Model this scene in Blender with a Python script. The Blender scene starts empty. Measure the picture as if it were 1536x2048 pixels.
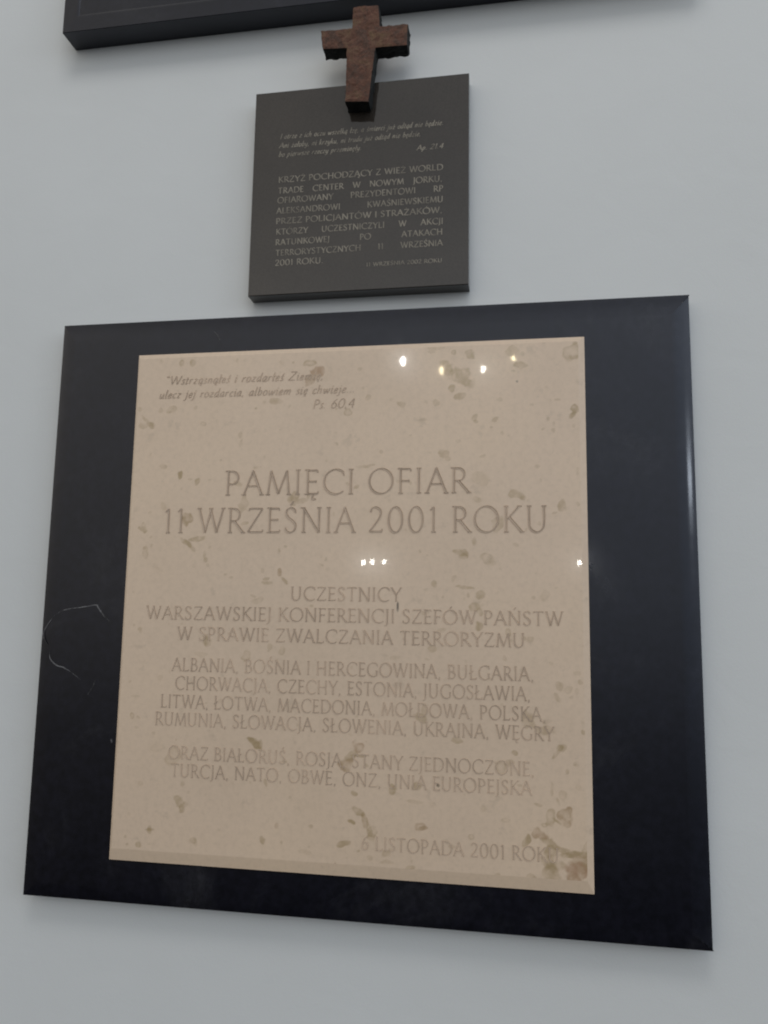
import bpy, bmesh, math, random
import numpy as np
from mathutils import Matrix, Vector, noise as mnoise

random.seed(7)
sc = bpy.context.scene
COL = sc.collection

# ------------------------------------------------------------------ camera
CAM_POS = np.array([0.74841, -1.19, 0.42752])
PITCH, ROLL, YAW, FOCAL = 0.13389, -0.01634, 0.16912, 1575.9      # focal length in pixels of a 1536 x 2048 frame
PW, PH = 1536.0, 2048.0


def cam_axes(rx, ry, rz):
    cx, sx = math.cos(rx), math.sin(rx)
    cy, sy = math.cos(ry), math.sin(ry)
    cz, sz = math.cos(rz), math.sin(rz)
    Rx = np.array([[1, 0, 0], [0, cx, -sx], [0, sx, cx]])
    Ry = np.array([[cy, 0, sy], [0, 1, 0], [-sy, 0, cy]])
    Rz = np.array([[cz, -sz, 0], [sz, cz, 0], [0, 0, 1]])
    return Rz @ Rx @ Ry                                             # columns: right, forward, up


AX = cam_axes(PITCH, ROLL, YAW)
cd = bpy.data.cameras.new('camera')
cam = bpy.data.objects.new('camera', cd)
COL.objects.link(cam)
r_, f_, u_ = AX[:, 0], AX[:, 1], AX[:, 2]
cam.matrix_world = Matrix(((r_[0], u_[0], -f_[0], CAM_POS[0]),
                           (r_[1], u_[1], -f_[1], CAM_POS[1]),
                           (r_[2], u_[2], -f_[2], CAM_POS[2]),
                           (0, 0, 0, 1)))
cd.sensor_fit = 'VERTICAL'
cd.sensor_height = 36.0
cd.lens = 36.0 * FOCAL / PH
cd.clip_start = 0.01
cd.clip_end = 200
sc.camera = cam


def ray(px, py):
    d = AX @ np.array([(px - PW / 2) / FOCAL, 1.0, -(py - PH / 2) / FOCAL])
    return d


def on_plane(px, py, y):
    """where a sight line of the photograph meets the vertical plane at this depth"""
    d = ray(px, py)
    t = (y - CAM_POS[1]) / d[1]
    p = CAM_POS + d * t
    return p[0], p[2]


# ------------------------------------------------------------------ light of the hall
wd = bpy.data.worlds.new('World')
sc.world = wd
wd.use_nodes = True
nt = wd.node_tree
nt.nodes.clear()
N = nt.nodes.new
tc = N('ShaderNodeTexCoord')
sp = N('ShaderNodeSeparateXYZ')
nt.links.new(tc.outputs['Generated'], sp.inputs[0])
ramp = N('ShaderNodeValToRGB')                                      # dim floor, bright upper walls and ceiling
el = ramp.color_ramp.elements
mr = N('ShaderNodeMapRange')
mr.inputs[1].default_value = -1
mr.inputs[2].default_value = 1
nt.links.new(sp.outputs['Z'], mr.inputs[0])
nt.links.new(mr.outputs[0], ramp.inputs[0])
stops = [(0.0, .04), (.34, .06), (.43, .26), (.51, .66), (.60, .90), (.69, 1.15), (.78, .80), (1.0, .60)]
while len(el) < len(stops):
    el.new(.5)
for e, (p, v) in zip(el, stops):
    e.position = p
    e.color = (v, v, v, 1)
tint = N('ShaderNodeValToRGB')                                      # warm lamps to one side, cool windows to the other
tint.color_ramp.elements[0].position = .2
tint.color_ramp.elements[0].color = (.90, .845, .755, 1)
tint.color_ramp.elements[1].position = .8
tint.color_ramp.elements[1].color = (1.10, 1.22, 1.38, 1)
mr2 = N('ShaderNodeMapRange')
mr2.inputs[1].default_value = -1
mr2.inputs[2].default_value = 1
nt.links.new(sp.outputs['X'], mr2.inputs[0])
nt.links.new(mr2.outputs[0], tint.inputs[0])
mx = N('ShaderNodeMix')
mx.data_type = 'RGBA'
mx.blend_type = 'MULTIPLY'
mx.inputs[0].default_value = 1
nt.links.new(ramp.outputs[0], mx.inputs[6])
nt.links.new(tint.outputs[0], mx.inputs[7])
bg = N('ShaderNodeBackground')
bg.inputs[1].default_value = .73
nt.links.new(mx.outputs[2], bg.inputs[0])
ow = N('ShaderNodeOutputWorld')
nt.links.new(bg.outputs[0], ow.inputs[0])


def area(name, loc, aim, sx, sy, power, color, shape='RECTANGLE'):
    ld = bpy.data.lights.new(name, 'AREA')
    ld.shape = shape
    ld.size, ld.size_y = sx, sy
    ld.energy = power
    ld.color = color
    o = bpy.data.objects.new(name, ld)
    COL.objects.link(o)
    o.location = loc
    d = Vector(aim) - Vector(loc)
    o.rotation_euler = d.to_track_quat('-Z', 'Y').to_euler()
    return o


area('ceiling_light', (.8, -2.2, 4.2), (.55, 0, .8), 1.9, 1.0, 28, (1.0, .975, .94))
area('window_light', (6.0, -2.6, 1.62), (.6, 0, .6), 1.2, .36, 13, (.88, .95, 1.0))


def bulb(px, py, plane_y, depth, w, h, lum, color):
    """a lamp of the hall, standing where the polished stone mirrors it"""
    x, z = on_plane(px, py, plane_y)
    d = ray(px, py)
    t = (plane_y - depth) / d[1]
    p = (x + d[0] * t, depth, z + d[2] * t)
    A = math.pi * w * h / 4
    area('lamp_bulb', p, (x, plane_y, z), w, h, lum * math.pi * A, color, 'ELLIPSE')


PANEL_Y = -0.034                                                     # polished face of the pale stone panel
for px, py, w, h, lum, c in [(806, 722, .042, .074, 100, (1, .98, .93)), (883, 741, .034, .066, 48, (1, .84, .52)),
                             (967, 738, .036, .052, 90, (1, .95, .82)), (1027, 717, .032, .036, 55, (1, .86, .5)),
                             (727, 1125, .028, .038, 110, (1, .97, .9)), (745, 1124, .027, .034, 110, (1, .97, .9)),
                             (768, 1124, .026, .032, 110, (1, .97, .9)), (1159, 1126, .026, .040, 110, (1, .97, .9))]:
    bulb(px, py, PANEL_Y, -5.2, w, h, lum, c)

sc.view_settings.view_transform = 'Standard'
sc.view_settings.look = 'None'
sc.view_settings.exposure = 0.06
sc.view_settings.gamma = 1
sc.view_settings.use_curve_mapping = False
sc.render.engine = 'CYCLES'
sc.cycles.use_denoising = True
sc.cycles.filter_width = 2.0
sc.cycles.max_bounces = 6


# ------------------------------------------------------------------ helpers
def tag(o, label=None, cat=None, kind=None):
    if label:
        o['label'] = label
    if cat:
        o['category'] = cat
    if kind:
        o['kind'] = kind
    return o


def empty(name, loc, label, cat):
    o = bpy.data.objects.new(name, None)
    COL.objects.link(o)
    o.location = loc
    o.empty_display_size = .05
    return tag(o, label, cat)


def mesh_obj(name, verts, faces, mats, parent=None, mat_idx=None, smooth=None):
    me = bpy.data.meshes.new(name)
    me.from_pydata([tuple(v) for v in verts], [], [tuple(f) for f in faces])
    for m in (mats if isinstance(mats, (list, tuple)) else [mats]):
        me.materials.append(m)
    if mat_idx is not None:
        me.polygons.foreach_set('material_index', mat_idx)
    if smooth is not None:
        me.polygons.foreach_set('use_smooth', smooth)
    me.update()
    o = bpy.data.objects.new(name, me)
    COL.objects.link(o)
    if parent:
        o.parent = parent
        o.matrix_parent_inverse = Matrix.Translation(parent.matrix_world.translation).inverted() if False else Matrix.Identity(4)
    return o


def mat(name):
    m = bpy.data.materials.new(name)
    m.use_nodes = True
    t = m.node_tree
    return m, t, t.nodes['Principled BSDF']


def noise_node(t, scale, detail=4, rough=.55, coord='Object', dist=0):
    c = t.nodes.new('ShaderNodeTexCoord')
    n = t.nodes.new('ShaderNodeTexNoise')
    n.inputs['Scale'].default_value = scale
    n.inputs['Detail'].default_value = detail
    n.inputs['Roughness'].default_value = rough
    n.inputs['Distortion'].default_value = dist
    t.links.new(c.outputs[coord], n.inputs['Vector'])
    return n


def ramp_node(t, src, stops):
    r = t.nodes.new('ShaderNodeValToRGB')
    e = r.color_ramp.elements
    while len(e) < len(stops):
        e.new(.5)
    for k, (p, c) in zip(e, stops):
        k.position = p
        k.color = (*c, 1) if len(c) == 3 else c
    t.links.new(src, r.inputs[0])
    return r


def mix_node(t, fac, a, b, mode='MIX'):
    m = t.nodes.new('ShaderNodeMix')
    m.data_type = 'RGBA'
    m.blend_type = mode
    for sock, v in ((m.inputs[0], fac), (m.inputs[6], a), (m.inputs[7], b)):
        if hasattr(v, 'is_linked'):
            t.links.new(v, sock)
        else:
            sock.default_value = v if isinstance(v, float) else (*v, 1)
    return m.outputs[2]


def bump(t, bs, src, strength, dist):
    b = t.nodes.new('ShaderNodeBump')
    b.inputs['Strength'].default_value = strength
    b.inputs['Distance'].default_value = dist
    t.links.new(src, b.inputs['Height'])
    t.links.new(b.outputs[0], bs.inputs['Normal'])
    return b


# ------------------------------------------------------------------ materials
M_wall, t, b = mat('wall_paint')
n = noise_node(t, 3.0, 3)
n2 = noise_node(t, 420.0, 2)
c = ramp_node(t, n.outputs[0], [(.3, (.748, .770, .770)), (.7, (.772, .795, .797))])
c2 = mix_node(t, .10, c.outputs[0], n2.outputs['Color'], 'OVERLAY')
t.links.new(c2, b.inputs['Base Color'])
b.inputs['Roughness'].default_value = .62
b.inputs['Specular IOR Level'].default_value = .25
ad = t.nodes.new('ShaderNodeMath')
ad.operation = 'MULTIPLY_ADD'
ad.inputs[1].default_value = 4.0
t.links.new(noise_node(t, 14, 3, .5, dist=.6).outputs[0], ad.inputs[0])
t.links.new(noise_node(t, 260, 5, .65).outputs[0], ad.inputs[2])
bump(t, b, ad.outputs[0], .22, .0008)

def granite(name, rlo, rhi):
    m, t, b = mat(name)
    n = noise_node(t, 5.5, 8, .68, dist=.5)
    n2 = noise_node(t, 90, 3)
    c = ramp_node(t, n.outputs[0], [(.35, (.0036, .0036, .0068)), (.54, (.0058, .0058, .0100)), (.66, (.014, .014, .018)), (.78, (.036, .036, .042))])
    c2 = mix_node(t, .5, c.outputs[0], ramp_node(t, n2.outputs[0], [(.3, (.4, .4, .4)), (.7, (2.0, 2.0, 2.0))]).outputs[0], 'MULTIPLY')
    t.links.new(c2, b.inputs['Base Color'])
    sm = noise_node(t, 11, 6, .7, dist=1.2)                          # dust and wiped smears dull the polish unevenly
    r = ramp_node(t, sm.outputs[0], [(.35, (rlo,) * 3), (.75, (rhi,) * 3)])
    t.links.new(r.outputs[0], b.inputs['Roughness'])
    b.inputs['Specular IOR Level'].default_value = .44
    b.inputs['Specular Tint'].default_value = (.88, .91, 1.0, 1)
    b.inputs['IOR'].default_value = 1.6
    bump(t, b, noise_node(t, 9, 3).outputs[0], .10, .003)
    return m


M_granite = granite('black_granite', .045, .10)
M_edge = granite('black_granite_edge', .13, .22)

M_vein, t, b = mat('granite_vein')
n = noise_node(t, 60, 4)
c = ramp_node(t, n.outputs[0], [(.40, (.02, .02, .025)), (.58, (.19, .19, .20))])
t.links.new(c.outputs[0], b.inputs['Base Color'])
b.inputs['Roughness'].default_value = .2

M_satin, t, b = mat('dark_satin_stone')
n = noise_node(t, 7, 5)
n2 = noise_node(t, 380, 3)
c = ramp_node(t, n.outputs[0], [(.3, (.036, .0305, .0258)), (.7, (.050, .042, .0352))])
c2 = mix_node(t, .35, c.outputs[0], ramp_node(t, n2.outputs[0], [(.3, (.5, .5, .5)), (.7, (1.6, 1.6, 1.6))]).outputs[0], 'MULTIPLY')
t.links.new(c2, b.inputs['Base Color'])
b.inputs['Roughness'].default_value = .06
b.inputs['Specular IOR Level'].default_value = .62


def limestone_color(t):
    n = noise_node(t, 4.0, 5)
    base = ramp_node(t, n.outputs[0], [(.25, (.755, .592, .446)), (.5, (.795, .622, .468)), (.75, (.825, .644, .476))])
    n2 = noise_node(t, 120, 4, .7)
    fine = ramp_node(t, n2.outputs[0], [(.3, (.935, .935, .93)), (.5, (1, 1, 1)), (.72, (1.04, 1.04, 1.04))])
    c = mix_node(t, 1.0, base.outputs[0], fine.outputs[0], 'MULTIPLY')
    n3 = noise_node(t, 38, 3, .6)                                   # tiny grey flecks of shell
    fl = ramp_node(t, n3.outputs[0], [(.64, (0, 0, 0)), (.73, (1, 1, 1))])
    mf = t.nodes.new('ShaderNodeMath')
    mf.operation = 'MULTIPLY'
    mf.inputs[1].default_value = .22
    t.links.new(fl.outputs[0], mf.inputs[0])
    c = mix_node(t, mf.outputs[0], c, (.42, .34, .25))
    for name, col, k in (('stain_shade', (.415, .300, .155), .94), ('rust', (.46, .255, .165), .65), ('dark', (.13, .11, .09), .85)):
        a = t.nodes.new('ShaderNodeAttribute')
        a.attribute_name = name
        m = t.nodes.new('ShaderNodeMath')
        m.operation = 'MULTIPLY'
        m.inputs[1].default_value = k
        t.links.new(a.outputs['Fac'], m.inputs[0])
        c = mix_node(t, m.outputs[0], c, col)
    return c


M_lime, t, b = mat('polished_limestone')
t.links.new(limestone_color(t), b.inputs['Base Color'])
b.inputs['Roughness'].default_value = .115
b.inputs['Specular IOR Level'].default_value = .35
b.inputs['Coat Weight'].default_value = .7
b.inputs['Coat Roughness'].default_value = .025
b.inputs['Coat IOR'].default_value = 1.45


def letter_mat(name, dark, pale, lo, hi, scale, rough=.7):
    m, t, b = mat(name)
    n = noise_node(t, scale, 3, .6)
    c = ramp_node(t, n.outputs[0], [(lo, dark), (hi, pale)])
    t.links.new(c.outputs[0], b.inputs['Base Color'])
    b.inputs['Roughness'].default_value = rough
    b.inputs['Specular IOR Level'].default_value = .2
    return m


M_title = letter_mat('engraved_title', (.51, .400, .305), (.65, .51, .388), .38, .76, 24)
M_engr = letter_mat('engraved_text', (.535, .42, .32), (.735, .578, .44), .36, .76, 15)
M_gold = letter_mat('worn_gilt', (.19, .172, .142), (.34, .308, .252), .32, .62, 60, .5)

M_rust, t, b = mat('rusted_steel')
n = noise_node(t, 40, 6, .68, dist=.6)
c = ramp_node(t, n.outputs[0], [(.26, (.062, .036, .028)), (.42, (.105, .066, .050)), (.50, (.138, .070, .050)), (.60, (.150, .092, .060)), (.76, (.20, .135, .07))])
n2 = noise_node(t, 300, 5, .7)
c2 = mix_node(t, .6, c.outputs[0], ramp_node(t, n2.outputs[0], [(.3, (.5, .5, .5)), (.7, (1.5, 1.4, 1.4))]).outputs[0], 'MULTIPLY')
t.links.new(c2, b.inputs['Base Color'])
b.inputs['Roughness'].default_value = .85
b.inputs['Specular IOR Level'].default_value = .25
bump(t, b, n2.outputs[0], .7, .002)

M_scale, t, b = mat('dark_steel_scale')
n = noise_node(t, 60, 5, .7)
c = ramp_node(t, n.outputs[0], [(.3, (.016, .016, .016)), (.55, (.034, .036, .035)), (.8, (.060, .058, .05))])
t.links.new(c.outputs[0], b.inputs['Base Color'])
b.inputs['Roughness'].default_value = .8
b.inputs['Specular IOR Level'].default_value = .2
bump(t, b, noise_node(t, 260, 5, .7).outputs[0], .8, .002)

# ------------------------------------------------------------------ the wall
wv = [(-4, 0, -3), (6, 0, -3), (6, 0, 5), (-4, 0, 5), (-4, .25, -3), (6, .25, -3), (6, .25, 5), (-4, .25, 5)]
wf = [(0, 1, 2, 3), (5, 4, 7, 6), (0, 4, 5, 1), (3, 2, 6, 7), (0, 3, 7, 4), (1, 5, 6, 2)]
wall = mesh_obj('wall', wv, wf, M_wall)
tag(wall, kind='structure')


# ------------------------------------------------------------------ stone slabs
def slab_geo(x0, x1, z0, z1, depth, prof):
    """a block on the wall; prof = {side: [(inset from edge, drop from face), ...]} from the face out to the rim; sides L R T B"""
    V, F, S = [], [], []

    def corner(k, i):                                                # k: 0 BL 1 BR 2 TR 3 TL
        l, r, tp, bt = prof['L'][i], prof['R'][i], prof['T'][i], prof['B'][i]
        x = x0 + l[0] if k in (0, 3) else x1 - r[0]
        z = z0 + bt[0] if k in (0, 1) else z1 - tp[0]
        return x, z
    n = len(prof['L'])
    f = [corner(k, 0) for k in range(4)]
    V += [(x, -depth, z) for x, z in f]
    F.append((0, 1, 2, 3))
    S.append(False)
    for (a, c, side) in ((0, 1, 'B'), (1, 2, 'R'), (2, 3, 'T'), (3, 0, 'L')):
        o = len(V)
        for i in range(n):
            for k in (a, c):
                x, z = corner(k, i)
                V.append((x, -depth + prof[side][i][1], z))
        for i in range(n - 1):
            F.append((o + 2 * i, o + 2 * i + 2, o + 2 * i + 3, o + 2 * i + 1))
            S.append(True)
        o = len(V)
        for k in (a, c):
            x, z = corner(k, n - 1)
            V.append((x, -depth + prof[side][n - 1][1], z))
        for k in (a, c):
            x, z = corner(k, n - 1)
            V.append((x, -.0005, z))
        F.append((o, o + 2, o + 3, o + 1))
        S.append(False)
    return V, F, S


def curve_prof(w, a, c, n=9):
    return [(w * (1 - i / (n - 1)), a * (i / (n - 1)) + c * (i / (n - 1)) ** 3) for i in range(n)]


# ------------------------------------------------------------------ lettering drawn with a broad pen
NIB = math.radians(30)
SH = .0


def smooth_pts(P, n=6, closed=False):
    out = []
    m = len(P)
    for i in range(m - 1):
        p0 = P[max(i - 1, 0)]
        p1, p2 = P[i], P[i + 1]
        p3 = P[min(i + 2, m - 1)]
        for k in range(n):
            s = k / n
            out.append(tuple(.5 * ((2 * p1[j]) + (-p0[j] + p2[j]) * s + (2 * p0[j] - 5 * p1[j] + 4 * p2[j] - p3[j]) * s * s +
                                   (-p0[j] + 3 * p1[j] - 3 * p2[j] + p3[j]) * s ** 3) for j in (0, 1)))
    out.append(P[-1])
    return out


def Ls(*v):
    return ('L', [(v[i], v[i + 1]) for i in range(0, len(v), 2)])


def Es(cx, cy, rx, ry, a0, a1):
    n = max(8, int(abs(a1 - a0) / 14))
    return ('C', [(cx + rx * math.cos(math.radians(a0 + (a1 - a0) * i / n)), cy + ry * math.sin(math.radians(a0 + (a1 - a0) * i / n))) for i in range(n + 1)])


def Ps(*v):
    return ('C', smooth_pts([(v[i], v[i + 1]) for i in range(0, len(v), 2)]))


def sf(*v):                                                          # serifs: x, y pairs
    return [('S', [(v[i] - .095, v[i + 1]), (v[i] + .095, v[i + 1])]) for i in range(0, len(v), 2)]


def tick(x, y, dy):
    return ('S2', [(x, y), (x + .012, y + dy)])


CAPS = {
    'A': (.78, [Ls(.03, 0, .39, 1.02), Ls(.37, 1.02, .76, 0), Ls(.16, .36, .62, .36)] + sf(.03, 0, .76, 0)),
    'B': (.62, [Ls(.12, 0, .12, 1), Ls(.12, .985, .30, .985), Es(.29, .755, .20, .23, 90, -90), Ls(.12, .525, .32, .525), Es(.31, .27, .26, .255, 90, -90), Ls(.12, .015, .32, .015)] + sf(.10, 0, .10, 1)),
    'C': (.84, [Es(.52, .5, .46, .51, 48, 312), tick(.82, .86, -.12)]),
    'D': (.86, [Ls(.12, 0, .12, 1), Ls(.12, .985, .36, .985), Es(.35, .5, .46, .485, 90, -90), Ls(.12, .015, .36, .015)] + sf(.10, 0, .10, 1)),
    'E': (.56, [Ls(.12, 0, .12, 1), Ls(.12, .98, .50, .98), Ls(.12, .52, .44, .52), Ls(.12, .02, .53, .02), tick(.50, .98, -.10), tick(.53, .02, .10), tick(.44, .57, -.10)] + sf(.09, 0, .09, 1)),
    'F': (.54, [Ls(.12, 0, .12, 1), Ls(.12, .98, .50, .98), Ls(.12, .50, .43, .50), tick(.50, .98, -.10), tick(.43, .55, -.10)] + sf(.12, 0, .09, 1)),
    'G': (.88, [Es(.52, .5, .46, .51, 48, 300), Ls(.79, .06, .79, .42), tick(.82, .86, -.12)] + sf(.77, .42)),
    'H': (.86, [Ls(.13, 0, .13, 1), Ls(.73, 0, .73, 1), Ls(.13, .51, .73, .51)] + sf(.13, 0, .73, 0, .13, 1, .73, 1)),
    'I': (.26, [Ls(.13, 0, .13, 1)] + sf(.13, 0, .13, 1)),
    'J': (.28, [Ps(.15, 1, .15, .2, .14, -.05, .06, -.18, -.05, -.22)] + sf(.14, 1)),
    'K': (.72, [Ls(.12, 0, .12, 1), Ls(.14, .48, .60, .99), Ls(.24, .58, .72, 0)] + sf(.12, 0, .12, 1, .62, 1, .72, 0)),
    'L': (.56, [Ls(.12, 0, .12, 1), Ls(.12, .02, .53, .02), tick(.53, .02, .13)] + sf(.12, 1, .09, 0)),
    'M': (1.00, [Ls(.08, 0, .19, 1), Ls(.18, 1, .50, .03), Ls(.50, .03, .83, 1), Ls(.83, 1, .93, 0)] + sf(.08, 0, .93, 0)),
    'N': (.86, [Ls(.12, 0, .12, 1), Ls(.11, 1, .75, -.01), Ls(.75, 0, .75, 1)] + sf(.12, 0, .75, 1, .07, 1)),
    'O': (.98, [Es(.49, .5, .45, .51, 90, 450)]),
    'P': (.60, [Ls(.12, 0, .12, 1), Ls(.12, .985, .28, .985), Es(.27, .715, .26, .27, 90, -95), Ls(.24, .445, .17, .455)] + sf(.12, 0, .09, 1)),
    'R': (.68, [Ls(.12, 0, .12, 1), Ls(.12, .985, .28, .985), Es(.27, .73, .24, .255, 90, -95), Ls(.14, .475, .27, .475), Ls(.29, .48, .68, 0)] + sf(.12, 0, .09, 1, .68, 0)),
    'S': (.56, [Ps(.47, .86, .40, .96, .27, 1.0, .12, .92, .10, .75, .20, .60, .36, .48, .48, .33, .46, .13, .33, .01, .17, .02, .07, .13), tick(.47, .88, -.10), tick(.07, .12, .10)]),
    'T': (.70, [Ls(.35, 0, .35, 1), Ls(.03, .98, .67, .98), tick(.03, .98, -.10), tick(.66, .98, -.10)] + sf(.35, 0)),
    'U': (.82, [Ps(.12, 1, .12, .4, .17, .13, .40, -.01, .62, .12, .68, .4, .68, 1)] + sf(.12, 1, .68, 1)),
    'W': (1.14, [Ls(.06, 1, .33, 0), Ls(.33, 0, .58, .98), Ls(.54, 1, .83, 0), Ls(.83, 0, 1.09, 1)] + sf(.06, 1, .56, 1, 1.09, 1)),
    'Y': (.70, [Ls(.03, 1, .36, .48), Ls(.36, .48, .69, 1), Ls(.36, .48, .36, 0)] + sf(.03, 1, .69, 1, .36, 0)),
    'Z': (.70, [Ls(.08, .98, .65, .98), Ls(.65, .98, .05, .02), Ls(.05, .02, .66, .02), tick(.08, .98, -.10), tick(.66, .02, .11)]),
    '0': (.66, [Es(.33, .5, .27, .51, 90, 450)]),
    '1': (.40, [Ls(.22, 0, .22, 1), Ls(.22, 1, .08, .86)] + sf(.22, 0)),
    '2': (.62, [Ps(.09, .80, .16, .95, .31, 1.0, .48, .90, .50, .70, .38, .45, .06, .03), Ls(.06, .03, .56, .03), tick(.56, .03, .11)]),
    '4': (.64, [Ls(.45, 0, .45, 1), Ls(.45, 1, .04, .33), Ls(.04, .33, .60, .33)]),
    '6': (.64, [Ps(.50, 1.0, .28, .80, .12, .45, .12, .2, .20, .05, .32, 0, .46, .06, .54, .26, .46, .50, .30, .54, .16, .42)]),
    '.': (.22, [('D', [(.10, .045)])]),
    ',': (.22, [('D', [(.10, .045)]), Ls(.13, .04, .06, -.13)]),
    '"': (.42, [Ls(.12, 1.0, .17, .80), Ls(.27, 1.0, .32, .80)]),
    ' ': (.40, []),
}
LOW = {
    'a': (.46, [Ps(.36, .56, .22, .57, .08, .36, .07, .10, .17, .01, .30, .18, .37, .40), Ls(.37, .58, .34, .10), Ps(.34, .10, .38, .0, .45, .08)]),
    'b': (.46, [Ls(.10, 1.02, .08, .08), Ps(.09, .35, .20, .54, .33, .52, .38, .32, .30, .08, .18, .0, .08, .08)]),
    'c': (.38, [Ps(.34, .47, .26, .56, .12, .44, .07, .20, .16, .01, .27, .03, .34, .12)]),
    'd': (.48, [Ps(.36, .56, .22, .57, .08, .36, .07, .10, .17, .01, .30, .18, .37, .40), Ls(.39, 1.02, .36, .10), Ps(.36, .10, .39, .0, .46, .08)]),
    'e': (.40, [Ps(.09, .26, .28, .32, .33, .46, .24, .57, .12, .44, .07, .20, .15, .01, .27, .03, .36, .14)]),
    'h': (.50, [Ls(.10, 1.02, .08, 0), Ps(.09, .30, .22, .53, .34, .54, .37, .40, .35, .08, .42, .02)]),
    'i': (.24, [Ps(.03, .50, .11, .56, .10, .10, .14, .0, .22, .08), ('D', [(.12, .80)])]),
    'j': (.24, [Ps(.05, .50, .13, .56, .12, -.10, .04, -.30, -.08, -.28), ('D', [(.14, .80)])]),
    'k': (.46, [Ls(.10, 1.02, .08, 0), Ls(.10, .26, .38, .56), Ls(.18, .33, .42, .0)]),
    'l': (.24, [Ps(.11, 1.02, .10, .12, .14, .0, .22, .08)]),
    'm': (.74, [Ls(.10, .56, .08, 0), Ps(.09, .30, .22, .54, .33, .52, .35, .36, .33, 0), Ps(.34, .30, .46, .54, .58, .52, .60, .38, .58, .08, .66, .02)]),
    'n': (.50, [Ls(.10, .56, .08, 0), Ps(.09, .30, .22, .54, .34, .53, .37, .38, .35, .08, .42, .02)]),
    'o': (.46, [Es(.23, .285, .17, .29, 90, 450)]),
    'p': (.48, [Ls(.12, .56, .06, -.36), Ps(.09, .35, .20, .54, .33, .52, .38, .32, .30, .06, .18, .0, .09, .08)]),
    'r': (.36, [Ls(.10, .56, .08, 0), Ps(.09, .32, .20, .53, .33, .54)]),
    's': (.34, [Ps(.30, .48, .20, .57, .10, .46, .15, .33, .26, .22, .26, .07, .15, .0, .05, .07)]),
    't': (.30, [Ps(.13, .80, .11, .12, .16, .0, .26, .08), Ls(.02, .55, .27, .55)]),
    'u': (.48, [Ps(.09, .56, .08, .14, .16, .0, .28, .12, .37, .36), Ls(.38, .56, .36, .10), Ps(.36, .10, .40, .0, .46, .08)]),
    'w': (.66, [Ps(.06, .56, .10, .20, .18, 0), Ls(.18, 0, .34, .50), Ps(.33, .52, .38, .18, .44, 0), Ls(.44, 0, .62, .56)]),
    'y': (.46, [Ps(.07, .56, .09, .18, .18, .02, .30, .14, .38, .40), Ps(.40, .56, .34, -.10, .20, -.32, .04, -.30)]),
    'z': (.42, [Ls(.08, .54, .36, .54), Ls(.36, .54, .05, .03), Ls(.05, .03, .37, .03)]),
}
ACC = {'Ą': ('A', 'o'), 'Ę': ('E', 'o'), 'Ś': ('S', 'a'), 'Ń': ('N', 'a'), 'Ó': ('O', 'a'), 'Ż': ('Z', 'd'), 'Ł': ('L', 's'),
       'ą': ('a', 'o'), 'ę': ('e', 'o'), 'ś': ('s', 'a'), 'ż': ('z', 'd'), 'ł': ('l', 's')}


def glyph(ch):
    base, ac = ACC.get(ch, (ch, None))
    w, st = (LOW[base] if base in LOW else CAPS[base])
    st = list(st)
    top = .62 if base in LOW else 1.04
    if ac == 'a':
        st.append(Ls(w * .45, top + .06, w * .45 + .14, top + .24))
    if ac == 'd':
        st.append(('D', [(w * .48, top + .14)]))
    if ac == 'o':
        x = w * .86 if base in 'Aa' else w * .72
        st.append(Ps(x, .02, x - .09, -.10, x - .06, -.21, x + .06, -.20))
    if ac == 's':
        x = .11
        st.append(Ls(x - .15, .38, x + .22, .62))
    return w, st


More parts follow.
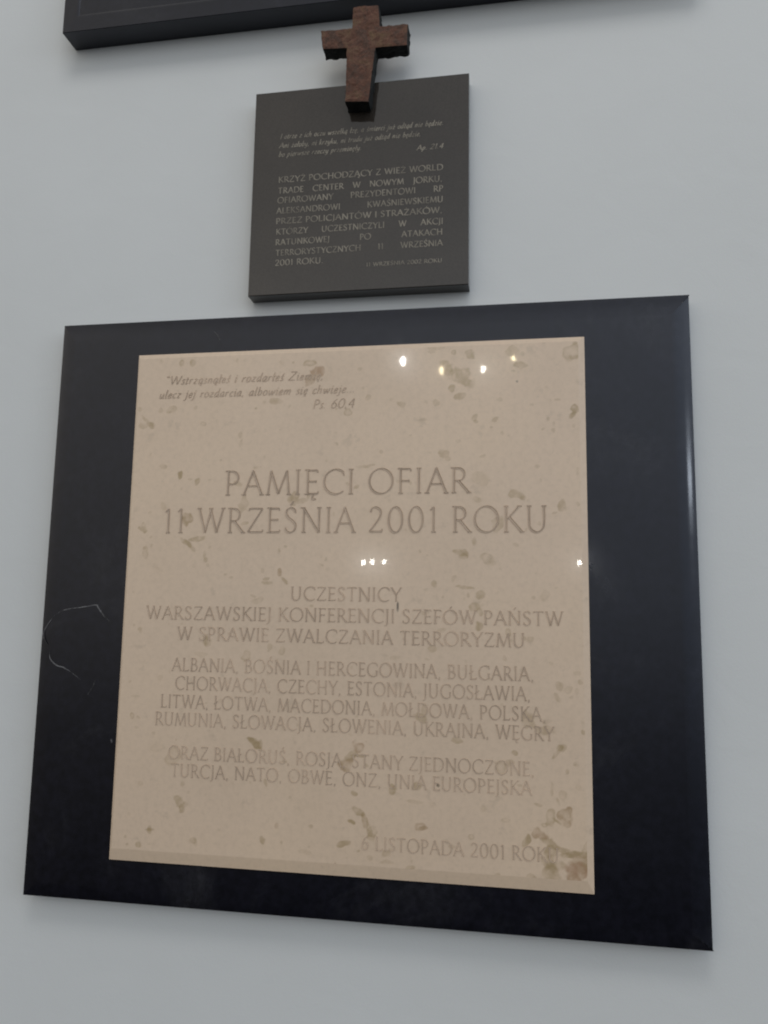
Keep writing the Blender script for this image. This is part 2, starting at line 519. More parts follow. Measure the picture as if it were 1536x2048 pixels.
class Pen:
    """collects flat pen strokes lying just proud of a stone face"""

    def __init__(self, y, thick=.115, thin=.05, serif=True):
        self.V, self.F = [], []
        self.y, self.thick, self.thin, self.serif = y, thick, thin, serif
        self.k = 0
        self.cut = 0

    def ribbon(self, P, W, ox, oz, sx, sz, shear):
        P = [(p[0] + shear * p[1], p[1]) for p in P]
        L, R = [], []
        for i, p in enumerate(P):
            a, c = P[max(i - 1, 0)], P[min(i + 1, len(P) - 1)]
            dx, dz = c[0] - a[0], c[1] - a[1]
            d = math.hypot(dx, dz) or 1
            w = W(math.atan2(dz, dx)) / 2
            nx, nz = -dz / d * w, dx / d * w
            L.append((p[0] + nx, p[1] + nz))
            R.append((p[0] - nx, p[1] - nz))
        o = len(self.V)
        self.k = (self.k + 1) % 9
        y = self.y - .00003 * self.k
        if self.cut:                                                 # V section: rims proud of the face, the valley at its level
            for l, p, r in zip(L, P, R):
                dep = self.cut * math.hypot((l[0] - r[0]) * sx, (l[1] - r[1]) * sz) / 2
                self.V.append((ox + l[0] * sx, y - dep, oz + l[1] * sz))
                self.V.append((ox + p[0] * sx, y, oz + p[1] * sz))
                self.V.append((ox + r[0] * sx, y - dep, oz + r[1] * sz))
            for i in range(len(P) - 1):
                for j in (0, 1):
                    self.F.append((o + 3 * i + j, o + 3 * i + j + 1, o + 3 * i + j + 4, o + 3 * i + j + 3))
            return
        for l, r in zip(L, R):
            self.V.append((ox + l[0] * sx, y, oz + l[1] * sz))
            self.V.append((ox + r[0] * sx, y, oz + r[1] * sz))
        for i in range(len(P) - 1):
            self.F.append((o + 2 * i, o + 2 * i + 1, o + 2 * i + 3, o + 2 * i + 2))

    def dot(self, x, z, r, ox, oz, sx, sz, shear):
        o = len(self.V)
        self.k = (self.k + 1) % 9
        y = self.y - .00003 * self.k
        for i in range(8):
            a = 2 * math.pi * i / 8
            self.V.append((ox + (x + shear * z + r * math.cos(a)) * sx, y, oz + (z + r * math.sin(a)) * sz))
        self.F.append(tuple(o + i for i in range(8)))

    def draw(self, ch, ox, oz, sx, sz, shear=0):
        w, st = glyph(ch)
        th, tn = self.thick, self.thin

        def nib(a):
            return tn + (th - tn) * abs(math.sin(a - NIB)) ** 1.4
        for kind, P in st:
            if kind in 'LC':
                if kind == 'L' and len(P) == 2:
                    (x0, z0), (x1, z1) = P
                    P = [(x0 + (x1 - x0) * s, z0 + (z1 - z0) * s) for s in (0, .5, 1)]
                self.ribbon(P, nib, ox, oz, sx, sz, shear)
            elif kind == 'S' and self.serif:
                self.ribbon(P, lambda a: .045, ox, oz, sx, sz, shear)
            elif kind == 'S2' and self.serif:
                self.ribbon(P, lambda a: .05, ox, oz, sx, sz, shear)
            elif kind == 'D':
                self.dot(P[0][0], P[0][1], .062, ox, oz, sx, sz, shear)
        return w

    def line(self, text, lx, lz, rx, cap, track=.10, shear=0, xs=None):
        """one line from lx to rx; xs = fixed letter width scale with the word gaps stretched (justified)"""
        adv = [glyph(c)[0] + (track if c != ' ' else 0) for c in text]
        nat = sum(adv) - track
        gap = 0
        if xs is None:
            xs = (rx - lx) / nat
        else:
            ns = text.count(' ')
            gap = (rx - lx - nat * xs) / ns if ns else 0
        x = lx
        for c, a in zip(text, adv):
            if c != ' ':
                self.draw(c, x, lz, xs, cap, shear)
            x += a * xs + (gap if c == ' ' else 0)

    def build(self, name, m, parent, label=None):
        o = mesh_obj(name, self.V, self.F, m, parent)
        if label:
            o['label'] = label
        return o


def px_line(p0, p1, y, cap_px):
    """photo baseline ends -> (left x, baseline z, right x, cap height) on the stone face"""
    ax, az = on_plane(p0[0], p0[1], y)
    bx, bz = on_plane(p1[0], p1[1], y)
    mxp, myp = (p0[0] + p1[0]) / 2, (p0[1] + p1[1]) / 2
    _, z1 = on_plane(mxp, myp - cap_px / 2, y)
    _, z2 = on_plane(mxp, myp + cap_px / 2, y)
    return ax, (az + bz) / 2, bx, z1 - z2


# ------------------------------------------------------------------ the large memorial plaque
SLAB_Y = -.030
memorial = empty('memorial_plaque', (0, 0, 0), 'large black granite memorial plaque with a stained beige limestone panel of engraved lettering', 'plaque')
pr = curve_prof(.026, .0010, .0030)
prR = [(.027 * (1 - i / 13), .0010 * i / 13 + .0085 * (i / 13) ** 2) for i in range(14)]
prB = curve_prof(.020, .0006, .0022, 14)
prL = curve_prof(.024, .0008, .0026, 14)
prT = curve_prof(.030, .0012, .0014, 14)
V, F, S = slab_geo(0, 1, 0, .9056, -SLAB_Y, {'L': prL, 'R': prR, 'T': prT, 'B': prB})
MI = [2 if q_ else 0 for q_ in S]
# pale veins crossing the left side of the granite
vp = Pen(SLAB_Y - .00015)
for pts, wpx in [([(86, 1273), (92, 1254), (118, 1224), (152, 1216), (192, 1210), (196, 1214), (204, 1226), (220, 1244)], 1.6),
                 ([(193, 1209), (199, 1219), (209, 1232), (220, 1244)], 3.2),
                 ([(86, 1262), (87, 1276), (96, 1290)], 3.0),
                 ([(100, 1300), (101, 1318), (112, 1330), (128, 1335), (140, 1343), (160, 1358)], 2.4),
                 ([(192, 1358), (186, 1372), (176, 1390)], 3.0), ([(222, 1478), (224, 1486)], 5),
                 ([(430, 664), (437, 672), (441, 681)], 2.2)]:
    P = [on_plane(x, y, SLAB_Y) for x, y in pts]
    P = smooth_pts(P, 5)
    P = [(x + .0012 * mnoise.noise((x * 90, z * 90, 0)), z + .0012 * mnoise.noise((x * 90, z * 90, 7))) for x, z in P]
    n_ = len(P)
    wr = wpx / 1345
    cnt = [0]

    def wfun(a, cnt=cnt, n_=n_, wr=wr):
        cnt[0] += 1
        s = cnt[0] / n_
        return wr * (.25 + .75 * math.sin(math.pi * min(max(s, 0), 1))) * (.7 + .5 * random.random())
    vp.ribbon(P, wfun, 0, 0, 1, 1, 0)
o = len(V)
V += vp.V
for f in vp.F:
    F.append(tuple(i + o for i in f))
    S.append(False)
    MI.append(1)
mesh_obj('granite_slab', V, F, [M_granite, M_vein, M_edge], memorial, MI, S)

# ---- limestone panel: fine grid so that stains and fossils can lie in the stone
PX0, PX1, PZ0, PZ1 = .14055, .8480, .0620, .8465
bl, brr, bt_, bb = .0035, .0088, .0070, .0165
gx0, gx1, gz0, gz1 = PX0 + bl, PX1 - brr, PZ0 + bb, PZ1 - bt_
NX, NZ = 640, 700
gx = np.linspace(gx0, gx1, NX)
gz = np.linspace(gz0, gz1, NZ)
GX, GZ = np.meshgrid(gx, gz)
rng = np.random.default_rng(5)


def vnoise(X, Z, freq, seed):
    r = np.random.default_rng(seed)
    T = r.random((128, 128))
    x, z = (X + 3) * freq, (Z + 3) * freq
    xi, zi = np.floor(x).astype(int), np.floor(z).astype(int)
    fx, fz = x - xi, z - zi
    fx, fz = fx * fx * (3 - 2 * fx), fz * fz * (3 - 2 * fz)
    g = lambda a, b_: T[a % 128, b_ % 128]
    return (g(xi, zi) * (1 - fx) * (1 - fz) + g(xi + 1, zi) * fx * (1 - fz) + g(xi, zi + 1) * (1 - fx) * fz + g(xi + 1, zi + 1) * fx * fz) * 2 - 1


def fbm(X, Z, f, seed):
    return vnoise(X, Z, f, seed) + .55 * vnoise(X, Z, f * 2.1, seed + 1) + .3 * vnoise(X, Z, f * 4.3, seed + 2)


# stains: photo px, py, half sizes in px, tilt (deg, clockwise on the photo), strength, ring?
def crop(ox, oy, s, rows):
    return [(ox + r[0] / s, oy + r[1] / s, r[2] / s, r[3] / s, *(list(r[4:]) + [0, .6, 0, 0, 0][len(r) - 4:])) for r in rows]


ST = []
ST += crop(260, 690, 3.072, [
    (195, 105, 10, 14, 0, .4), (318, 108, 16, 18, 0, .55), (390, 105, 22, 18, 0, .5), (660, 95, 10, 12, 0, .35), (705, 95, 6, 8, 0, .35),
    (935, 110, 22, 14, 20, .4), (1005, 105, 8, 8, 0, .4), (1110, 108, 34, 24, 0, .6, 1), (1160, 165, 40, 40, 30, .6, 0, .6), (1110, 210, 55, 28, -35, .5, 0, .3),
    (900, 350, 48, 18, 5, .5), (820, 355, 12, 10, 0, .3), (775, 390, 7, 7, 0, .6), (1340, 405, 26, 28, 0, .65, 1), (1470, 325, 17, 18, 0, .55),
    (445, 490, 22, 16, 0, .45, 1), (95, 455, 36, 9, 42, .5), (130, 500, 34, 18, 35, .7), (85, 500, 28, 18, 0, .4), (190, 405, 20, 22, 0, .4), (250, 400, 28, 24, 0, .5), (400, 390, 14, 12, 0, .35),
    (680, 560, 12, 22, 0, .45), (685, 605, 9, 26, 10, .35), (785, 750, 28, 8, -8, .4), (310, 800, 17, 28, 0, .8), (300, 790, 10, 14, 0, .5), (415, 835, 15, 26, 15, .55), (370, 825, 14, 8, 0, .35),
    (200, 750, 28, 12, 10, .45), (1440, 745, 62, 10, -3, .45), (1010, 945, 36, 34, 0, .65), (1060, 965, 40, 16, -10, .5), (1100, 930, 10, 22, 0, .6), (700, 975, 26, 44, 0, .35), (1010, 985, 14, 10, 0, .6),
    (345, 1080, 32, 46, 10, .75, 0, .15), (90, 1135, 32, 30, 0, .65), (345, 1215, 46, 16, 35, .7), (410, 1195, 52, 16, -8, .6), (1415, 150, 14, 10, 0, .35), (1390, 870, 13, 12, 0, .45),
    (710, 1095, 24, 12, 0, .4), (660, 850, 26, 18, 10, .45), (490, 830, 12, 8, 0, .3), (1210, 705, 9, 12, 0, .35), (200, 1000, 20, 22, 0, .3), (125, 1030, 12, 8, 0, .35), (90, 1250, 14, 10, 0, .4), (60, 400, 18, 14, 0, .35), (490, 1240, 12, 8, 0, .35)])
ST += crop(760, 650, 3.491, [
    (620, 205, 32, 30, 0, .55), (510, 190, 17, 18, 0, .5, 1), (390, 155, 62, 20, -5, .4), (360, 190, 26, 14, 0, .35), (465, 300, 75, 40, 42, .5), (580, 375, 85, 52, 40, .55), (495, 445, 20, 26, 0, .65), (555, 492, 36, 26, -20, .5),
    (985, 272, 46, 24, 15, .5), (920, 185, 42, 30, 0, .35), (990, 195, 14, 16, 0, .35), (930, 320, 14, 10, 0, .35), (957, 394, 7, 7, 0, .2, 0, 0, 1), (1325, 195, 46, 52, 0, .45, 1), (1350, 230, 22, 18, 0, .4), (1355, 130, 14, 12, 0, .4),
    (1355, 590, 26, 34, 0, .85), (1340, 630, 24, 22, 0, .75), (1418, 615, 14, 12, 0, .45), (1410, 560, 10, 20, 0, .4), (150, 555, 31, 30, 0, .5), (400, 540, 20, 22, 0, .45), (660, 645, 18, 26, 10, .6), (665, 675, 14, 14, 0, .45), (810, 660, 26, 14, -20, .45),
    (780, 716, 11, 10, 0, .5), (1210, 730, 16, 14, 0, .45), (1175, 655, 10, 14, 0, .35), (440, 895, 34, 34, 20, .5), (475, 930, 16, 18, 0, .4), (840, 520, 20, 20, 0, .35), (1060, 555, 13, 10, 0, .45), (1160, 430, 14, 14, 0, .35),
    (1240, 520, 24, 8, 0, .3), (950, 1180, 58, 24, 8, .55), (1000, 1200, 20, 14, 0, .4), (1265, 1248, 30, 40, 0, .55), (1105, 1390, 14, 14, 0, .5), (700, 1070, 60, 34, 10, .22), (1100, 985, 22, 14, 0, .3), (1150, 115, 24, 12, 0, .4),
    (680, 1215, 26, 20, 0, .35), (820, 1395, 28, 56, 20, .4), (655, 1515, 24, 12, 20, .35), (720, 915, 20, 10, -15, .3), (80, 520, 14, 12, 0, .35), (545, 810, 18, 14, 0, .25), (210, 770, 10, 8, 0, .3), (5, 885, 16, 14, 0, .5), (1380, 1020, 10, 26, 0, .3), (1385, 1250, 10, 14, 0, .35), (1220, 1310, 16, 8, -20, .4), (300, 660, 34, 10, 0, .25)])
ST += crop(220, 1080, 3.072, [
    (490, 35, 46, 15, 35, .6), (580, 90, 10, 28, 0, .4), (585, 130, 14, 18, 0, .45), (215, 80, 26, 42, 10, .3, 1), (1040, 205, 20, 28, -10, .55, 0, .3), (1075, 250, 28, 10, 45, .65), (965, 265, 38, 12, 0, .5), (960, 238, 24, 10, -5, .45),
    (740, 235, 11, 11, 0, .5), (590, 625, 36, 28, 0, .6), (585, 590, 26, 14, 0, .4), (1060, 680, 18, 24, 0, .45), (828, 700, 28, 28, 0, .45, 1), (180, 548, 14, 11, 0, .5), (128, 1085, 18, 20, 0, .6, 1), (175, 1090, 14, 5, 25, .5),
    (890, 1245, 46, 22, 25, .65), (930, 1255, 14, 24, 0, .5), (270, 1182, 14, 10, 0, .4), (910, 368, 40, 22, -5, .3), (880, 342, 18, 5, 15, .45), (300, 180, 30, 8, 30, .25), (1300, 150, 18, 5, 30, .4), (1340, 180, 12, 12, 0, .3), (1040, 65, 8, 12, 0, .4), (1235, 400, 12, 10, 0, .45), (935, 185, 12, 14, 0, .35),
    (1325, 120, 6, 12, 0, .35), (560, 700, 40, 20, 0, .2), (985, 655, 14, 20, 0, .3), (150, 960, 30, 8, 0, .22), (300, 850, 16, 20, 0, .2), (60, 880, 16, 14, 0, .3), (160, 1150, 16, 6, 0, .3)])
ST += crop(700, 1080, 3.072, [
    (680, 75, 44, 20, 15, .6), (690, 100, 30, 16, 0, .55), (850, 115, 42, 30, 10, .42, 1), (880, 140, 20, 12, 0, .35), (520, 275, 16, 18, 0, .5), (640, 240, 12, 20, 20, .35), (710, 295, 58, 10, 4, .5), (730, 345, 8, 12, 0, .4), (805, 345, 20, 30, 25, .55),
    (770, 425, 38, 34, -20, .55), (805, 445, 18, 22, 0, .6), (785, 540, 20, 28, 10, .6), (980, 570, 20, 20, 0, .65, 1), (1100, 610, 22, 18, 0, .4), (1065, 605, 14, 10, 0, .4), (500, 680, 18, 22, 0, .4), (1295, 895, 26, 20, 30, .45), (1280, 965, 34, 14, 50, .5), (1350, 920, 22, 16, 0, .3),
    (1430, 1182, 15, 16, 0, .55), (1420, 875, 14, 12, 0, .4), (1100, 1105, 42, 44, 0, .45), (1205, 1168, 55, 26, 0, .42), (1215, 1115, 30, 14, -15, .3), (293, 412, 5, 30, 0, .0, 0, 0, 1), (430, 1090, 36, 24, 30, .45), (450, 1050, 14, 40, 0, .3), (1305, 1275, 22, 24, 0, .4), (1130, 350, 10, 12, 0, .35), (1270, 295, 10, 6, 0, .35),
    (1205, 340, 26, 30, 0, .2, 1), (760, 10, 14, 20, 0, .4), (1020, 30, 20, 12, 0, .35), (475, 95, 8, 6, 0, .35), (1395, 820, 22, 16, 0, .28), (280, 730, 30, 12, 0, .25), (950, 720, 10, 16, 0, .25), (1400, 930, 10, 16, 0, .3), (660, 1235, 36, 18, 0, .45), (560, 555, 26, 12, -10, .3), (460, 440, 26, 14, 0, .35)])
ST += crop(680, 1470, 2.954, [
    (110, 68, 42, 28, 10, .5, 1, .5), (60, 110, 34, 24, -30, .55), (30, 160, 36, 34, 20, .6, 0, .3), (110, 120, 50, 8, 0, .5), (1300, 75, 18, 20, 0, .65), (1280, 115, 34, 11, -45, .6), (1030, 105, 18, 14, 20, .55), (1000, 165, 30, 20, 0, .4), (950, 190, 30, 30, 0, .4, 1),
    (310, 315, 20, 30, -25, .6), (90, 345, 16, 12, 0, .55), (450, 312, 34, 24, -20, .6), (580, 298, 10, 8, 30, .5, 0, 0, .8), (110, 450, 40, 14, 25, .65), (145, 505, 17, 46, -12, .75, 0, .15), (175, 570, 16, 34, -18, .65), (190, 595, 24, 10, 0, .55), (72, 512, 22, 12, 10, .55),
    (15, 645, 40, 15, -22, .6), (470, 535, 28, 24, -15, .45, 1, .3), (490, 550, 26, 12, 0, .5, 0, .3), (770, 595, 20, 14, 0, .5, 1), (410, 790, 26, 16, 0, .6, 0), (280, 695, 26, 20, 0, .4), (180, 730, 16, 14, 0, .35), (280, 750, 40, 10, 0, .3), (420, 735, 8, 14, 0, .45), (1165, 412, 22, 11, 10, .5),
    (1250, 488, 24, 38, 0, .55, 1), (1285, 512, 30, 7, 35, .6), (1345, 490, 42, 36, 0, .65, 1, .35), (1210, 530, 18, 10, 0, .6, 1), (1172, 592, 34, 42, 0, .6, 1, .4), (1170, 592, 20, 24, 0, .3, 0, .6), (1095, 625, 22, 36, 15, .65), (190, 585, 26, 42, 20, .5, 1), (1240, 645, 46, 24, 25, .6), (1250, 690, 34, 36, 0, .65),
    (1340, 690, 76, 16, 15, .6), (1395, 715, 80, 18, -5, .75), (1470, 650, 20, 52, 20, .55), (1430, 760, 60, 30, -20, .35, 0, .2), (1235, 750, 32, 30, 0, .6), (1250, 800, 38, 42, -10, .65), (1300, 780, 34, 22, 0, .4), (1400, 815, 62, 44, -30, .5, 0, .75), (1375, 870, 46, 40, 0, .4, 0, .65), (1440, 790, 40, 20, -40, .5, 0, .2), (1470, 740, 30, 40, 0, .35),
    (925, 832, 18, 22, 35, .45), (1140, 838, 28, 18, 25, .5), (660, 665, 20, 10, 0, .3), (985, 505, 26, 12, 0, .35, 1), (840, 430, 20, 16, 0, .28), (545, 420, 16, 14, 0, .25), (440, 395, 46, 8, 0, .3), (1290, 395, 6, 22, -25, .5), (1320, 365, 24, 26, 0, .3, 1), (1400, 180, 16, 8, 0, .35), (1345, 220, 10, 12, 0, .45), (1250, 320, 8, 36, 0, .3), (1410, 310, 16, 20, 0, .35),
    (600, 840, 60, 10, 5, .3), (920, 868, 20, 10, 0, .4), (1050, 900, 60, 10, 5, .25), (210, 870, 40, 12, 5, .3)])
ST += crop(200, 1470, 2.954, [
    (465, 395, 28, 24, 10, .6), (475, 430, 18, 24, 0, .55), (500, 400, 14, 14, 0, .35), (295, 558, 12, 26, 0, .6), (295, 558, 28, 8, 0, .5), (225, 648, 20, 15, 0, .5), (150, 600, 10, 10, 0, .45), (555, 615, 22, 20, 0, .5), (565, 640, 12, 12, 0, .4), (960, 630, 18, 22, 0, .6), (1388, 780, 9, 22, 0, .3, 0, .9),
    (1490, 510, 22, 15, 0, .6), (490, 288, 14, 14, 0, .45), (915, 48, 48, 18, 28, .6), (955, 65, 14, 24, 0, .45), (435, 120, 44, 60, 10, .32, 1), (980, 280, 10, 22, -10, .5), (170, 465, 12, 10, 0, .3), (1040, 540, 10, 14, 0, .4, 0, .3), (1240, 545, 12, 12, 0, .35), (435, 715, 12, 12, 0, .5), (385, 745, 26, 9, 0, .4), (640, 750, 20, 8, 0, .4),
    (340, 75, 34, 26, 0, .15, 1), (1210, 690, 40, 12, 10, .2), (700, 560, 10, 7, 0, .25), (1090, 160, 18, 6, 0, .45), (240, 280, 20, 14, 0, .22)])
for _ in range(150):                                                 # small fossil grains everywhere
    ST.append((rng.uniform(240, 1185), rng.uniform(705, 1760), rng.uniform(1.5, 4.5), rng.uniform(1.5, 3.5), rng.uniform(0, 180), rng.uniform(.12, .40), 0, 0, 0))

stain_shade = np.zeros_like(GX)
rust = np.zeros_like(GX)
dark = np.zeros_like(GX)
wx = fbm(GX, GZ, 62, 11) * .0050
wz = fbm(GX, GZ, 62, 31) * .0050
grain = .76 + .42 * fbm(GX, GZ, 130, 51)
SCL = 1 / 1345.0
stp_x = gx[1] - gx[0]
stp_z = gz[1] - gz[0]
for (px, py, rx, ry, ang, s, ring, red, dk) in ST:
    cx, cz = on_plane(px, py, PANEL_Y)
    a = math.radians(-ang)
    rx, ry = max(rx, 2.2) * SCL * 1.08, max(ry, 2.2) * SCL * 1.08
    R = max(rx, ry) * 1.8 + .006
    i0, i1 = int((cx - R - gx0) / stp_x), int((cx + R - gx0) / stp_x) + 2
    k0, k1 = int((cz - R - gz0) / stp_z), int((cz + R - gz0) / stp_z) + 2
    i0, k0 = max(i0, 0), max(k0, 0)
    i1, k1 = min(i1, NX), min(k1, NZ)
    if i1 <= i0 or k1 <= k0:
        continue
    sl = (slice(k0, k1), slice(i0, i1))
    wk = min(1.0, min(rx, ry) / .009) * (0.15 if dk > .7 else 1)
    X = GX[sl] - cx + wx[sl] * wk
    Z = GZ[sl] - cz + wz[sl] * wk
    u = (X * math.cos(a) + Z * math.sin(a)) / rx
    v = (-X * math.sin(a) + Z * math.cos(a)) / ry
    d = np.sqrt(u * u + v * v)
    m = np.clip((1.13 - d) / .30, 0, 1)
    m = m * m * (3 - 2 * m)
    if ring:
        m = m * np.clip(.28 + 1.1 * d ** 2, 0, 1.1)
    m = m * np.clip(grain[sl], .25, 1.15)
    if dk:
        dark[sl] = np.maximum(dark[sl], np.clip(m * 1.2, 0, 1) * dk)
    if red:
        rust[sl] = np.maximum(rust[sl], m * red)
    stain_shade[sl] = 1 - (1 - stain_shade[sl]) * (1 - np.clip(m * s, 0, .92))
broad = np.clip(fbm(GX, GZ, 9, 71) * .5, 0, 1) * .10
stain_shade = np.clip(stain_shade + broad, 0, 1)

inscribed = bpy.data.meshes.new('inscription_panel')
co = np.empty((NZ, NX, 3))
co[..., 0] = GX
co[..., 1] = PANEL_Y
co[..., 2] = GZ
idx = np.arange(NX * NZ).reshape(NZ, NX)
q = np.stack([idx[:-1, :-1], idx[:-1, 1:], idx[1:, 1:], idx[1:, :-1]], -1).reshape(-1, 4)
verts = co.reshape(-1, 3)
nb = len(verts)
# chamfered rim round the face (its outer edge rests on the granite)
DROP = .0016
crn = [((gx0, gz0), (PX0, PZ0), (0, 0)), ((gx1, gz0), (PX1, PZ0), (0, NX - 1)), ((gx1, gz1), (PX1, PZ1), (NZ - 1, NX - 1)), ((gx0, gz1), (PX0, PZ1), (NZ - 1, 0))]
rim_v, rim_f, rim_tone = [], [], []
edges = [(0, 1, idx[0, :]), (1, 2, idx[:, -1]), (2, 3, idx[-1, ::-1]), (3, 0, idx[::-1, 0])]
for a, c_, ids in edges:
    inner = verts[ids]
    s = np.linspace(0, 1, len(ids))[:, None]
    A_, C_ = np.array(crn[a][1]), np.array(crn[c_][1])
    outer = np.empty_like(inner)
    outer[:, [0, 2]] = A_ + (C_ - A_) * s
    outer[:, 1] = PANEL_Y + DROP
    base = outer.copy()
    base[:, 1] = SLAB_Y + .0005
    o0 = nb + sum(len(v) for v in rim_v)
    n1 = len(ids)
    rim_v += [inner, outer, base]
    sv = (stain_shade.ravel()[ids], rust.ravel()[ids], dark.ravel()[ids] * 0)
    rim_tone.append([np.concatenate([z_ * 0 + (w_ if q_ == 0 else 0) for w_ in ((.10, .13, .20) if a == 0 else (.02, .02, .1))]) for q_, z_ in enumerate(sv)])  # bottom chamfer: shade of its downward slope put into the stain colour
    i = np.arange(n1 - 1)
    rim_f.append(np.stack([o0 + i, o0 + n1 + i, o0 + n1 + i + 1, o0 + i + 1], -1))
    rim_f.append(np.stack([o0 + n1 + i, o0 + 2 * n1 + i, o0 + 2 * n1 + i + 1, o0 + n1 + i + 1], -1))
allv = np.concatenate([verts] + rim_v)
allf = np.concatenate([q] + rim_f)
inscribed.vertices.add(len(allv))
inscribed.vertices.foreach_set('co', allv.ravel())
inscribed.loops.add(len(allf) * 4)
inscribed.loops.foreach_set('vertex_index', allf.ravel().astype(np.int32))
inscribed.polygons.add(len(allf))
inscribed.polygons.foreach_set('loop_start', np.arange(len(allf), dtype=np.int32) * 4)
inscribed.polygons.foreach_set('loop_total', np.full(len(allf), 4, dtype=np.int32))
inscribed.polygons.foreach_set('use_smooth', np.zeros(len(allf), dtype=bool))
inscribed.update(calc_edges=True)
inscribed.validate()
for nm, arr, j in (('stain_shade', stain_shade, 0), ('rust', rust, 1), ('dark', dark, 2)):
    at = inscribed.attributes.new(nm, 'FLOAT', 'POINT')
    at.data.foreach_set('value', np.concatenate([arr.ravel()] + [r[j] for r in rim_tone]).astype(np.float32))
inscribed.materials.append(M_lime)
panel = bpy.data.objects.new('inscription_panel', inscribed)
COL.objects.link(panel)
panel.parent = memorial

LY = PANEL_Y - .00012


def block(lines, name, m, parent, y, shear=0, serif=True, cut=0):
    """a block of lettering; row = text, baseline start px, baseline end px, cap height px, (thick, thin, track), material slot, fixed width or None"""
    pen = Pen(y, .1, .05, serif)
    pen.cut = cut
    mi = []
    for txt, p0, p1, cap, (pen.thick, pen.thin, track), slot, kx in lines:
        lx, lz, rx, ch = px_line(p0, p1, y, cap)
        pen.line(txt, lx, lz, rx, ch, track, shear, None if kx is None else ch * kx)
        mi += [slot] * (len(pen.F) - len(mi))
    mesh_obj(name, pen.V, pen.F, m, parent, mi)


VS, TI, TX = (.12, .06, .06), (.082, .044, .15), (.098, .052, .12)
block([('"Wstrząsnąłeś i rozdarłeś Ziemię,', (328, 769), (646, 759), 17, VS, 0, None),
       ('ulecz jej rozdarcia, albowiem się chwieje...', (318, 797), (709, 785), 17, VS, 0, None),
       ('Ps. 60,4', (625, 817.5), (708, 814.5), 18, VS, 0, None)], 'verse_lettering', [M_engr], panel, LY, .22, False, .45)
block([('PAMIĘCI OFIAR', (450, 991), (938, 984), 49, TI, 1, None),
       ('11 WRZEŚNIA 2001 ROKU', (326, 1066), (1096, 1063), 50, TI, 1, None),
       ('UCZESTNICY', (581, 1200.5), (802, 1202.5), 27, TX, 0, None),
       ('WARSZAWSKIEJ KONFERENCJI SZEFÓW PAŃSTW', (292, 1239), (1126, 1250), 27, TX, 0, None),
       ('W SPRAWIE ZWALCZANIA TERRORYZMU', (354, 1280), (1050, 1294), 27, TX, 0, None),
       ('ALBANIA, BOŚNIA I HERCEGOWINA, BUŁGARIA,', (344, 1342), (1068, 1361), 27, TX, 0, None),
       ('CHORWACJA, CZECHY, ESTONIA, JUGOSŁAWIA,', (350, 1379), (1061, 1401), 27, TX, 0, None),
       ('LITWA, ŁOTWA, MACEDONIA, MOŁDOWA, POLSKA,', (321, 1415), (1092, 1442), 27, TX, 0, None),
       ('RUMUNIA, SŁOWACJA, SŁOWENIA, UKRAINA, WĘGRY', (310, 1451), (1108, 1480), 27, TX, 0, None),
       ('ORAZ BIAŁORUŚ, ROSJA, STANY ZJEDNOCZONE,', (336, 1519), (1069, 1550), 27, TX, 0, None),
       ('TURCJA, NATO, OBWE, ONZ, UNIA EUROPEJSKA', (341, 1555), (1063, 1588), 27, TX, 0, None),
       ('6 LISTOPADA 2001 ROKU', (722, 1702), (1118, 1722), 28, TX, 0, None)], 'engraved_lettering', [M_engr, M_title], panel, LY, 0, True, .55)

# ------------------------------------------------------------------ the small plaque
SMALL_Y = -.02824
small = empty('small_plaque', (0, 0, 0), 'small square dark grey stone plaque with fine pale lettering under the rusty cross', 'plaque')
ed = [(.0010, 0), (.0003, .0003), (0, .0010)]
V, F, S = slab_geo(.32083, .67665, .93987, 1.29549, -SMALL_Y, {k: ed for k in 'LRTB'})
mesh_obj('stone_slab', V, F, [M_satin], small, None, S)
SY = SMALL_Y - .00012
K = 1.10
GV, GT = (.16, .085, .06), (.16, .085, .10)
block([('I otrze z ich oczu wszelką łzę, a śmierci już odtąd nie będzie.', (560, 277), (886, 251), 10.5, GV, 0, None),
       ('Ani żałoby, ni krzyku, ni trudu już odtąd nie będzie,', (558, 295.5), (841, 273), 10.5, GV, 0, None),
       ('bo pierwsze rzeczy przeminęły.', (557, 313), (722, 301), 10.5, GV, 0, None),
       ('Ap. 21.4', (833, 300), (886, 297), 10, GV, 0, None)], 'verse_lettering', [M_gold], small, SY, .24, False)
block([('KRZYŻ POCHODZĄCY Z WIEŻ WORLD', (557, 363), (886, 342), 11.5, GT, 0, None),
       ('TRADE CENTER W NOWYM JORKU,', (556, 384), (884, 366), 11.5, GT, 0, K),
       ('OFIAROWANY PREZYDENTOWI RP', (555, 405), (886, 384), 11.5, GT, 0, K),
       ('ALEKSANDROWI KWAŚNIEWSKIEMU', (553, 425.5), (886, 406), 11.5, GT, 0, K),
       ('PRZEZ POLICJANTÓW I STRAŻAKÓW,', (552, 446), (884, 427.5), 11.5, GT, 0, None),
       ('KTÓRZY UCZESTNICZYLI W AKCJI', (552, 467.5), (886, 449.5), 11.5, GT, 0, K),
       ('RATUNKOWEJ PO ATAKACH', (551, 488.5), (885, 471), 11.5, GT, 0, K),
       ('TERRORYSTYCZNYCH 11 WRZEŚNIA', (551, 509.5), (885, 493), 11.5, GT, 0, K),
       ('2001 ROKU.', (550, 531), (646, 526.5), 11.5, GT, 0, None),
       ('11 WRZEŚNIA 2002 ROKU', (732, 532.5), (884, 524.5), 7.5, GT, 0, None)], 'gilded_lettering', [M_gold], small, SY)

# ------------------------------------------------------------------ the plaque above, cut by the frame
TOP_Y = -.0445
TX0, TX1, TZ0, TZ1 = -.0343, 1.034, 1.4372, 2.40
V, F = [], []


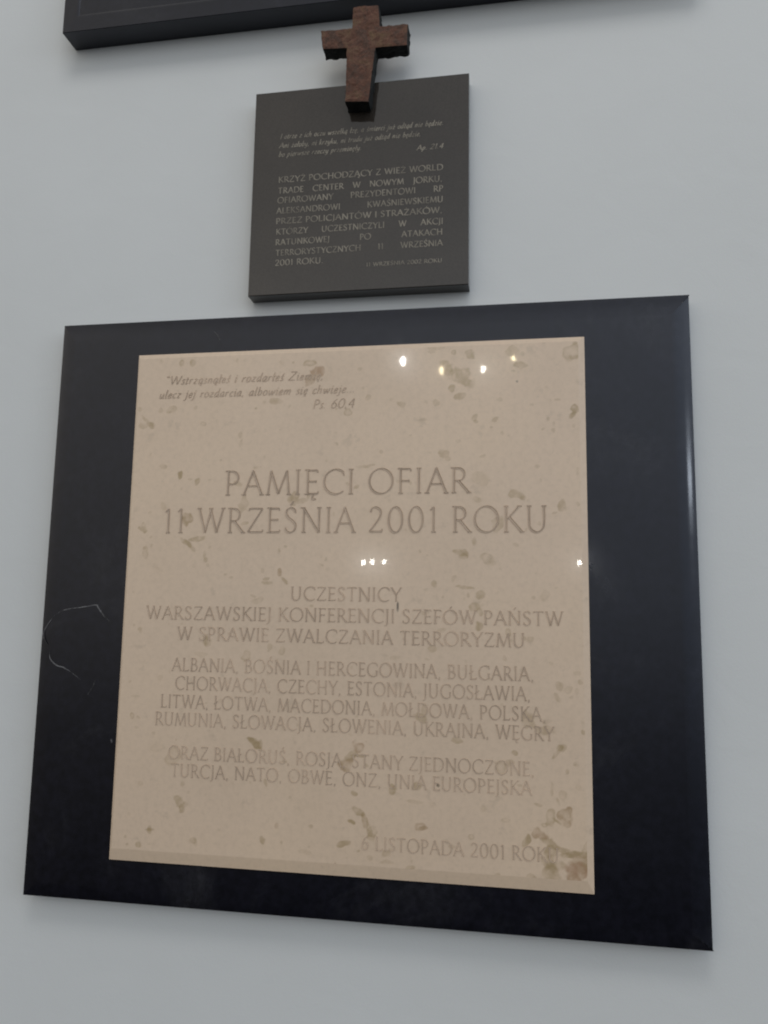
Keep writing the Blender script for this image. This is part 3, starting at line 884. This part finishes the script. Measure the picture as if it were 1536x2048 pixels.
def ring(ins, y):
    o = len(V)
    V.extend([(TX0 + ins, y, TZ0 + ins), (TX1 - ins, y, TZ0 + ins), (TX1 - ins, y, TZ1 - ins), (TX0 + ins, y, TZ1 - ins)])
    return o


rings = [ring(0, -.0005), ring(0, TOP_Y + .0006), ring(.0006, TOP_Y), ring(.0260, TOP_Y - .0012), ring(.0280, TOP_Y - .0010),
         ring(.0295, TOP_Y - .0006), ring(.0308, TOP_Y), ring(.0316, TOP_Y)]
for a, c_ in zip(rings, rings[1:]):
    for i in range(4):
        F.append((a + i, a + (i + 1) % 4, c_ + (i + 1) % 4, c_ + i))
F.append(tuple(rings[-1] + i for i in range(4)))
up = mesh_obj('wall_plaque', V, F, [M_granite, M_edge], None, [1 if 12 <= i < 24 else 0 for i in range(len(F))])
tag(up, 'black polished stone plaque with a raised border hanging above the rusty cross', 'plaque')

# ------------------------------------------------------------------ the cross cut from a steel beam
CF = SMALL_Y - .0005 - .0265                                          # front face
CB = SMALL_Y - .0006


def cp(px, py):
    return np.array(on_plane(px, py, CF))


keys = dict(TL=(706, 13), TR=(757, 9), UL=(704, 56), UR=(760, 52), LT=(641, 61), LB=(645, 98), RT=(816, 47), RB=(814, 90),
            LL=(693, 96), LR=(751, 95), BL=(690, 203), BR=(737, 203))
k = {a: cp(*b_) for a, b_ in keys.items()}
cells = []                                                            # bilinear patches: corner names bl br tr tl with subdivisions
patches = [('LL', 'LR', 'UR', 'UL', 12, 9), ('UL', 'UR', 'TR', 'TL', 12, 10), ('LB', 'LL', 'UL', 'LT', 13, 9), ('LR', 'RB', 'RT', 'UR', 13, 9), ('BL', 'BR', 'LR', 'LL', 12, 24)]
bm = bmesh.new()
NYD = 8
for a, b_, c_, d_, nu, nv in patches:
    g = [[None] * (nu + 1) for _ in range(nv + 1)]
    for j in range(nv + 1):
        for i in range(nu + 1):
            s, t_ = i / nu, j / nv
            p = (k[a] * (1 - s) + k[b_] * s) * (1 - t_) + (k[d_] * (1 - s) + k[c_] * s) * t_
            g[j][i] = bm.verts.new((p[0], CF, p[1]))
    for j in range(nv):
        for i in range(nu):
            bm.faces.new((g[j][i], g[j][i + 1], g[j + 1][i + 1], g[j + 1][i]))
bmesh.ops.remove_doubles(bm, verts=bm.verts, dist=.0004)
bmesh.ops.recalc_face_normals(bm, faces=bm.faces)
front = bm.faces[:]
rimE = [e for e in bm.edges if e.is_boundary]
cur = rimE
for s in range(NYD):
    r = bmesh.ops.extrude_edge_only(bm, edges=cur)
    vs = [e for e in r['geom'] if isinstance(e, bmesh.types.BMVert)]
    for v in vs:
        v.co.y += (CB - CF) / NYD
    cur = [e for e in r['geom'] if isinstance(e, bmesh.types.BMEdge)]
bmesh.ops.holes_fill(bm, edges=cur, sides=0)
bm.normal_update()
bmesh.ops.recalc_face_normals(bm, faces=bm.faces)
bm.normal_update()
for v in bm.verts:
    p = v.co
    n1 = mnoise.noise(p * 95)
    n2 = mnoise.noise(p * 240 + Vector((5, 1, 2)))
    edge = 0
    if abs(p.y - CF) < 1e-5 and any(abs(f.normal.y) < .5 for f in v.link_faces):
        edge = -.0007
    amt = .0012 * n1 + .0009 * n2 + edge
    if abs(p.y - CB) < 1e-5:
        q_ = v.normal.copy()
        q_.y = 0
        v.co = p + q_ * (amt * 2.8 + .0008 * mnoise.noise(p * 420))
    else:
        v.co = p + v.normal * amt
me = bpy.data.meshes.new('steel_cross')
bm.to_mesh(me)
bm.free()
me.materials.append(M_rust)
me.materials.append(M_scale)
for p_ in me.polygons:
    p_.material_index = 0 if abs(p_.normal.y) > .55 else 1
cross = bpy.data.objects.new('steel_cross', me)
COL.objects.link(cross)
tag(cross, 'rough rusty brown steel cross mounted over the top edge of the small plaque', 'cross')
